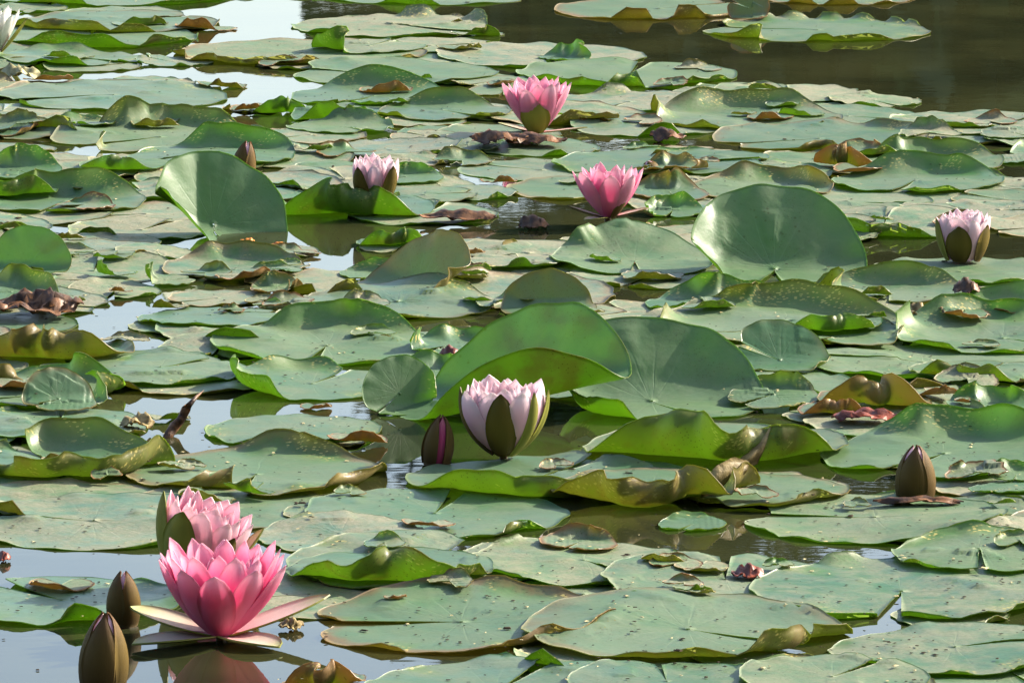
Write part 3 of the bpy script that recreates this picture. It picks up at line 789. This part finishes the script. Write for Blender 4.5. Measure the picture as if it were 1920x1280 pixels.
bloom(414, 1192, 'wide-open rose pink flower with splayed sepals mirrored in the water',
      [(11, 86, 38, 34, 74, -92, 1.6, 9), (11, 88, 34, 44, 78, -76, 1.6, 8), (10, 80, 29, 52, 82, -94, 1.6, 7), (9, 66, 22, 56, 86, -60, 1.5, 6), (9, 48, 15, 60, 92, -80, 1.5, 4)],
      [(160, 84, 54, 8, 20, M_SEP_GREEN), (20, 100, 46, 12, 24, M_SEP_GREEN), (208, 80, 46, 0, 2, M_SEP_GREEN), (316, 70, 50, 0, 3, M_SEP_GREEN)], M_ROSE, z=.003)
bloom(348, 1088, 'half-open pink flower leaning away behind the wide-open rose flower',
      [(8, 80, 42, 44, 92, -100, 1.3, 11), (8, 79, 36, 52, 93, -80, 1.3, 10), (8, 74, 31, 60, 95, -95, 1.3, 9), (8, 68, 24, 66, 97, -60, 1.2, 7)],
      [(192, 86, 50, 40, 94, M_SEP_GREEN), (242, 82, 50, 38, 92, M_SEP_GREEN), (312, 70, 34, 40, 92, M_SEP_OUT), (15, 80, 34, 40, 80, M_SEP_GREEN)], M_PINK, z=.006, lean=(20, 2))
bloom(944, 852, 'large pale pink cup-shaped flower with olive sepals before the tall folded pad',
      [(8, 92, 58, 34, 104, -105, 1.4, 10), (9, 90, 48, 42, 103, -85, 1.3, 10), (9, 84, 34, 50, 103, -95, 1.3, 9), (9, 78, 26, 58, 102, -70, 1.2, 7)],
      [(266, 92, 44, 34, 106, M_SEP_OUT), (188, 94, 36, 34, 103, M_SEP_OUT), (316, 92, 22, 34, 104, M_SEP_GREEN), (350, 92, 26, 34, 98, M_SEP_GREEN)], M_BLUSH, z=.006, sc=(.93, .88))
bloom(1806, 488, 'pink cup flower with two brown sepals standing by dark water near the frame edge',
      [(9, 68, 42, 62, 97, -110, 1.3, 19), (9, 68, 36, 66, 97, -85, 1.3, 17), (8, 67, 25, 72, 97, -70, 1.2, 14), (8, 64, 18, 78, 97, -70, 1.2, 11)],
      [(252, 58, 44, 60, 99, M_SEP_OUT), (330, 58, 40, 60, 99, M_SEP_OUT), (186, 66, 38, 60, 98, M_SEP_GREEN)], M_BLUSH, z=.004, sc=(.98, .85))
bloom(703, 391, 'small half-open pink flower clasped by two brown sepals',
      [(7, 70, 34, 42, 102, -90, 1.25, 6), (7, 70, 29, 50, 102, -60, 1.25, 6), (7, 66, 23, 58, 101, -75, 1.2, 5)],
      [(228, 68, 34, 36, 100, M_SEP_OUT), (312, 70, 32, 36, 98, M_SEP_OUT), (172, 50, 16, 18, 50, M_SEP_GREEN)], M_BLUSH, z=.010)
bloom(1140, 408, 'rose pink flower with one brown sepal upright and others flat on the water',
      [(8, 74, 36, 38, 76, -90, 1.5, 7), (8, 72, 32, 48, 82, -70, 1.5, 6), (7, 66, 26, 58, 88, -90, 1.4, 5), (6, 54, 16, 74, 92, -60, 1.3, 3)],
      [(318, 66, 27, 46, 76, M_SEP_OUT), (185, 50, 24, 12, 26, M_SEP_OUT), (232, 44, 24, 2, 4, M_SEP_GREEN), (5, 50, 24, 10, 18, M_SEP_OUT)], M_CANDY, z=.010)
bloom(1006, 249, 'far rose pink flower with a rounded golden-green sepal in front',
      [(8, 84, 42, 44, 76, -60, 1.5, 9), (8, 82, 36, 52, 80, -85, 1.5, 7), (7, 78, 30, 62, 84, -90, 1.4, 6), (6, 62, 18, 74, 92, -60, 1.3, 3)],
      [(266, 60, 56, 40, 80, M_SEP_GOLD), (8, 70, 16, 3, 8, M_SEP_GREEN), (150, 60, 24, 8, 12, M_SEP_OUT)], M_CANDY, z=.006)
bloom(-6, 98, 'white flower with a green sepal at the top corner',
      [(7, 74, 26, 52, 76, -40, 1.4, 6), (7, 70, 24, 64, 84, -60, 1.4, 5), (6, 62, 20, 72, 90, -60, 1.3, 4)],
      [(352, 72, 26, 44, 62, M_SEP_GREEN), (250, 70, 30, 62, 86, M_SEP_OUT)], M_WHITE, z=.006)

def bud(px, py, label, height, width, inner, lean=(0, 0), az=45, z=0.0, outer=None, name='flower_bud', spread=.92):
    g = ground(px, py, z); root = link(bpy.data.objects.new(name, None)); root.location = g
    root.rotation_euler = (R_(lean[1]), R_(lean[0]), 0); tag(root, label, 'bud')
    h, w = height / 1000, width / 1000
    L = h * 1.14; r0 = w * 0.36
    om = outer or M_BUD
    for i in range(4):
        add_petal(root, 'petal', az + 45 + 90 * i, [inner, inner], L=L * .97, W=w, e0=72, e1=0, r0=r0 * .86, wrap=1.0, nu=9, wrapA=.86, close=.0022)
    for i in range(4):
        add_petal(root, 'sepal', az + 90 * i, [M_BUD_EDGE, om], L=L, W=w, e0=72, e1=0, r0=r0, wrap=1.0, nu=9, thick=.0016, wrapA=spread, close=.0026)
    stalk(root, 0.12 + z, 0.005)
bud(1716, 940, 'brown pointed bud with a lit yellow edge beside the broad crested pad', 54, 46, M_PINK, az=250)
bud(192, 1300, 'olive bud with a yellow-green seam, cut by the bottom edge', 66, 46, M_PINK, az=262, lean=(3, 0))
bud(232, 1172, 'dark grey-brown bud beside the wide-open rose flower', 46, 33, M_PINK, az=225)
bud(816, 872, 'wine-red closed bud with brown sides beside the large pale flower', 49, 36, M_WINE, az=240, lean=(8, 0), spread=.55)
bud(450, 348, 'brown pointed bud standing in front of a speckled pad rim', 58, 36, M_PINK, az=240, lean=(10, 0))
bud(1246, 322, 'small olive bud behind the rose flower with the brown sepal', 26, 24, M_PINK, az=240, outer=M_SEP_GREEN)
bud(1222, 326, 'dark rounded bud touching the small olive bud', 20, 32, M_PINK, az=200, lean=(-20, 0))

# ------------------------------------------------------------------ dead scraps, stalk, debris
def top_z(x, y):
    i, j = hcell(np.array([x]), np.array([y])); return float(H[i[0], j[0]])
def scrap(px, py, w, h, mat, label, name='dead_leaf', cat='dead leaf', seed=0, flatn=0.55, n=9):
    """a crumpled sheet"""
    g = ground(px, py); k = mpp(py); rg = np.random.default_rng(seed + 77)
    a, b = n, n + 4
    U, W = np.meshgrid(np.linspace(-1, 1, a), np.linspace(-1, 1, b), indexing='ij')
    x = W * w * .5 * k * (1 - .25 * U ** 2); y = U * h * 1.1 * k * (1 - .3 * W ** 2)
    z = h * k * flatn * (1 - W ** 2 * .8) * (0.55 + 0.45 * np.sin(3.2 * U + 2.4 * W + seed)) + h * k * .22 * rg.random(U.shape) + h * k * .2 * np.abs(np.sin(5 * W + seed))
    z = z * np.clip(1.15 - .5 * U ** 2, .2, 1.2)
    x = x + .05 * w * k * rg.normal(size=U.shape) * .5; y = y + .08 * h * k * rg.normal(size=U.shape)
    me = sheet(name, np.stack([x, y, z], -1), .0012, [mat, mat], flip=False)
    o = link(bpy.data.objects.new(name, me)); o.location = (g[0], g[1], top_z(g[0], g[1]) + .001)
    tag(o, label, cat); return o
scrap(1402, 1088, 62, 26, M_RUST, 'crumpled rust-red dead leaf on a pad by the dark pool', seed=1)
scrap(1812, 575, 52, 30, M_DEAD, 'brown wrinkled lump of dead leaf below the pink cup flower', seed=2)
scrap(1252, 266, 66, 28, M_DEAD, 'spotted brown lump of dead leaf near the far rose flower', seed=3)
scrap(36, 152, 78, 30, M_STRAW, 'straw-coloured puckered dead leaf by bright water near the white flower', seed=4, flatn=.8)
scrap(258, 812, 64, 26, M_TAN, 'jagged tan shard of dead leaf behind the trough-like pad', seed=5, flatn=.9)
scrap(60, 600, 190, 56, M_DEAD, 'large rotting dark brown leaf at the frame edge', seed=6, flatn=.5, n=13)
scrap(860, 420, 140, 24, M_DEAD, 'purple-brown dead leaf lying flat at the tip of the glowing pad', seed=7)
scrap(1000, 430, 56, 20, M_DEAD, 'dark twisted leaf tip beside the rose flower with brown sepal', seed=8, flatn=.9)
scrap(845, 678, 44, 24, M_RUST, 'rusty snail-shaped leaf scrap on the pad with the pale lobe', seed=9, flatn=.9)
scrap(1225, 628, 80, 22, M_TAN, 'orange-brown dried leaf above the dusky upright pad', seed=10)
scrap(1620, 800, 120, 30, M_RUST, 'reddish torn dead leaf beside the golden brown pad', seed=11)
scrap(1715, 612, 50, 30, M_TAN, 'pale torn dried end beside the very wide crested pad', seed=12, flatn=.9)
scrap(545, 1180, 46, 22, M_TAN, 'tan scrap of dead matter at the rose flower sepal tip', seed=13)
scrap(5, 1052, 30, 20, M_RUST, 'tiny reddish scrap in the blue water strip', seed=14)
scrap(1005, 280, 120, 26, M_DEAD, 'dark folded dead leaf under the far rose flower', seed=15)
scrap(935, 285, 110, 34, M_DEAD, 'dead brown and green leaf left of the far rose flower', seed=16)
scrap(1720, 958, 165, 18, M_DEAD, 'mossy dark dead leaf around the foot of the brown bud', seed=17)
scrap(464, 460, 26, 10, M_ORANGE, 'small cluster of orange fungus at the foot of the big folded pad', 'orange_fungus', 'fungus', 18)
scrap(524, 466, 30, 8, M_ORANGE, 'flat orange fungus patch by the tip of the big folded pad', 'orange_fungus', 'fungus', 19)

def twisted(px, py, pts, rads, mat, label, name, cat):
    """a tapering stalk or rolled strip: points are (pixels across, pixels up, metres away) from the foot"""
    g = ground(px, py); k = mpp(py)
    v, q = tube([(a * k, d, b * k) for a, b, d in pts], [r * k for r in rads], 10)
    o = link(bpy.data.objects.new(name, raw_mesh(name, v, q, None, [mat]))); o.location = g
    tag(o, label, cat)
twisted(312, 820, [(-4,-8,0),(4,4,0),(14,16,.02),(26,30,.01),(34,44,.03),(40,54,.02),(52,62,.05),(64,68,.07)], [7,9,10,8,9,6,3,1], M_DEAD,
        'knobbly dark dead stalk poking from the small blue pool', 'dead_stalk', 'stalk')
def strip(px, py, base, top, mat0, mat1, label, name='dried_leaf', cat='dead leaf'):
    """a standing dried strip between two edges given in pixels across / up and metres away"""
    g = ground(px, py); k = mpp(py); n = 14
    def crv(pts):
        pts = np.array([(a * k, d, b * k) for a, b, d in pts]); t = np.linspace(0, len(pts) - 1, n)
        return np.stack([np.interp(t, range(len(pts)), pts[:, i]) for i in range(3)], 1)
    A, B = crv(base), crv(top); m = 8
    G = np.stack([A * (1 - s) + B * s + np.array([0, -0.012, 0]) * math.sin(math.pi * s) for s in np.linspace(0, 1, m)], 0)
    fl = np.stack([G[..., 0], G[..., 2], G[..., 1] + 3], -1)
    me = sheet(name, G, .0012, [mat0, mat1], flip=False)
    o = link(bpy.data.objects.new(name, me)); o.location = g; tag(o, label, cat)
strip(1345, 940, [(-40,0,0),(-10,2,.01),(20,14,.02),(50,40,.03)], [(-34,4,.0),(-6,66,.0),(30,80,.015),(62,64,.035)], M_TAN, M_TAN, 'golden tan curled leaf tip standing over the glossy green roll')
strip(1385, 880, [(-15,0,0),(10,0,.01),(36,4,.02)], [(-5,14,.0),(40,48,.01),(62,76,.02)], M_DEAD, M_TAN, 'grey-brown twisted leaf spike before the black hollow')

def debris():
    rg = np.random.default_rng(9)
    for nm, mat, n, lo, hi, lab in (('dark_debris', M_DARKBIT, 2200, .0006, .0020, 'dark specks of plant debris scattered over the pads'),
                                    ('pale_debris', M_PALEBIT, 420, .0008, .0024, 'pale straw specks scattered over the pads')):
        V, Q = [], []
        while len(Q) < n * 5:
            px, py = rg.uniform(-20, 1940), rg.uniform(-10, 1300)
            if rg.random() > 0.35 + 0.65 * (math.sin(px * .011 + py * .02) * math.sin(px * .006 - py * .03) > 0.1): continue
            g = ground(px, py); z = top_z(g[0], g[1])
            if z < .001 and rg.random() > .06: continue
            s = rg.uniform(lo, hi) * (1 + (rg.random() > .96) * 1.2); a = rg.uniform(0, 3.14); el = rg.uniform(.4, 1.0); hgt = s * rg.uniform(.15, .4)
            ca, sa = math.cos(a) * s, math.sin(a) * s
            b = len(V)
            for (u, v) in ((-1, -1), (1, -1), (1, 1), (-1, 1)):
                V.append((g[0] + ca * u - sa * v * el, g[1] + sa * u + ca * v * el, z + .0008))
            for (u, v) in ((-.6, -.5), (.7, -.6), (.5, .6), (-.7, .5)):
                V.append((g[0] + ca * u - sa * v * el, g[1] + sa * u + ca * v * el, z + .0008 + hgt * rg.uniform(.5, 1)))
            Q += [(b + 4, b + 5, b + 6, b + 7)] + [(b + i, b + (i + 1) % 4, b + 4 + (i + 1) % 4, b + 4 + i) for i in range(4)]
        o = link(bpy.data.objects.new(nm, raw_mesh(nm, V, Q, np.zeros(len(Q), bool), [mat])))
        tag(o, lab, 'debris', kind='stuff')
debris()
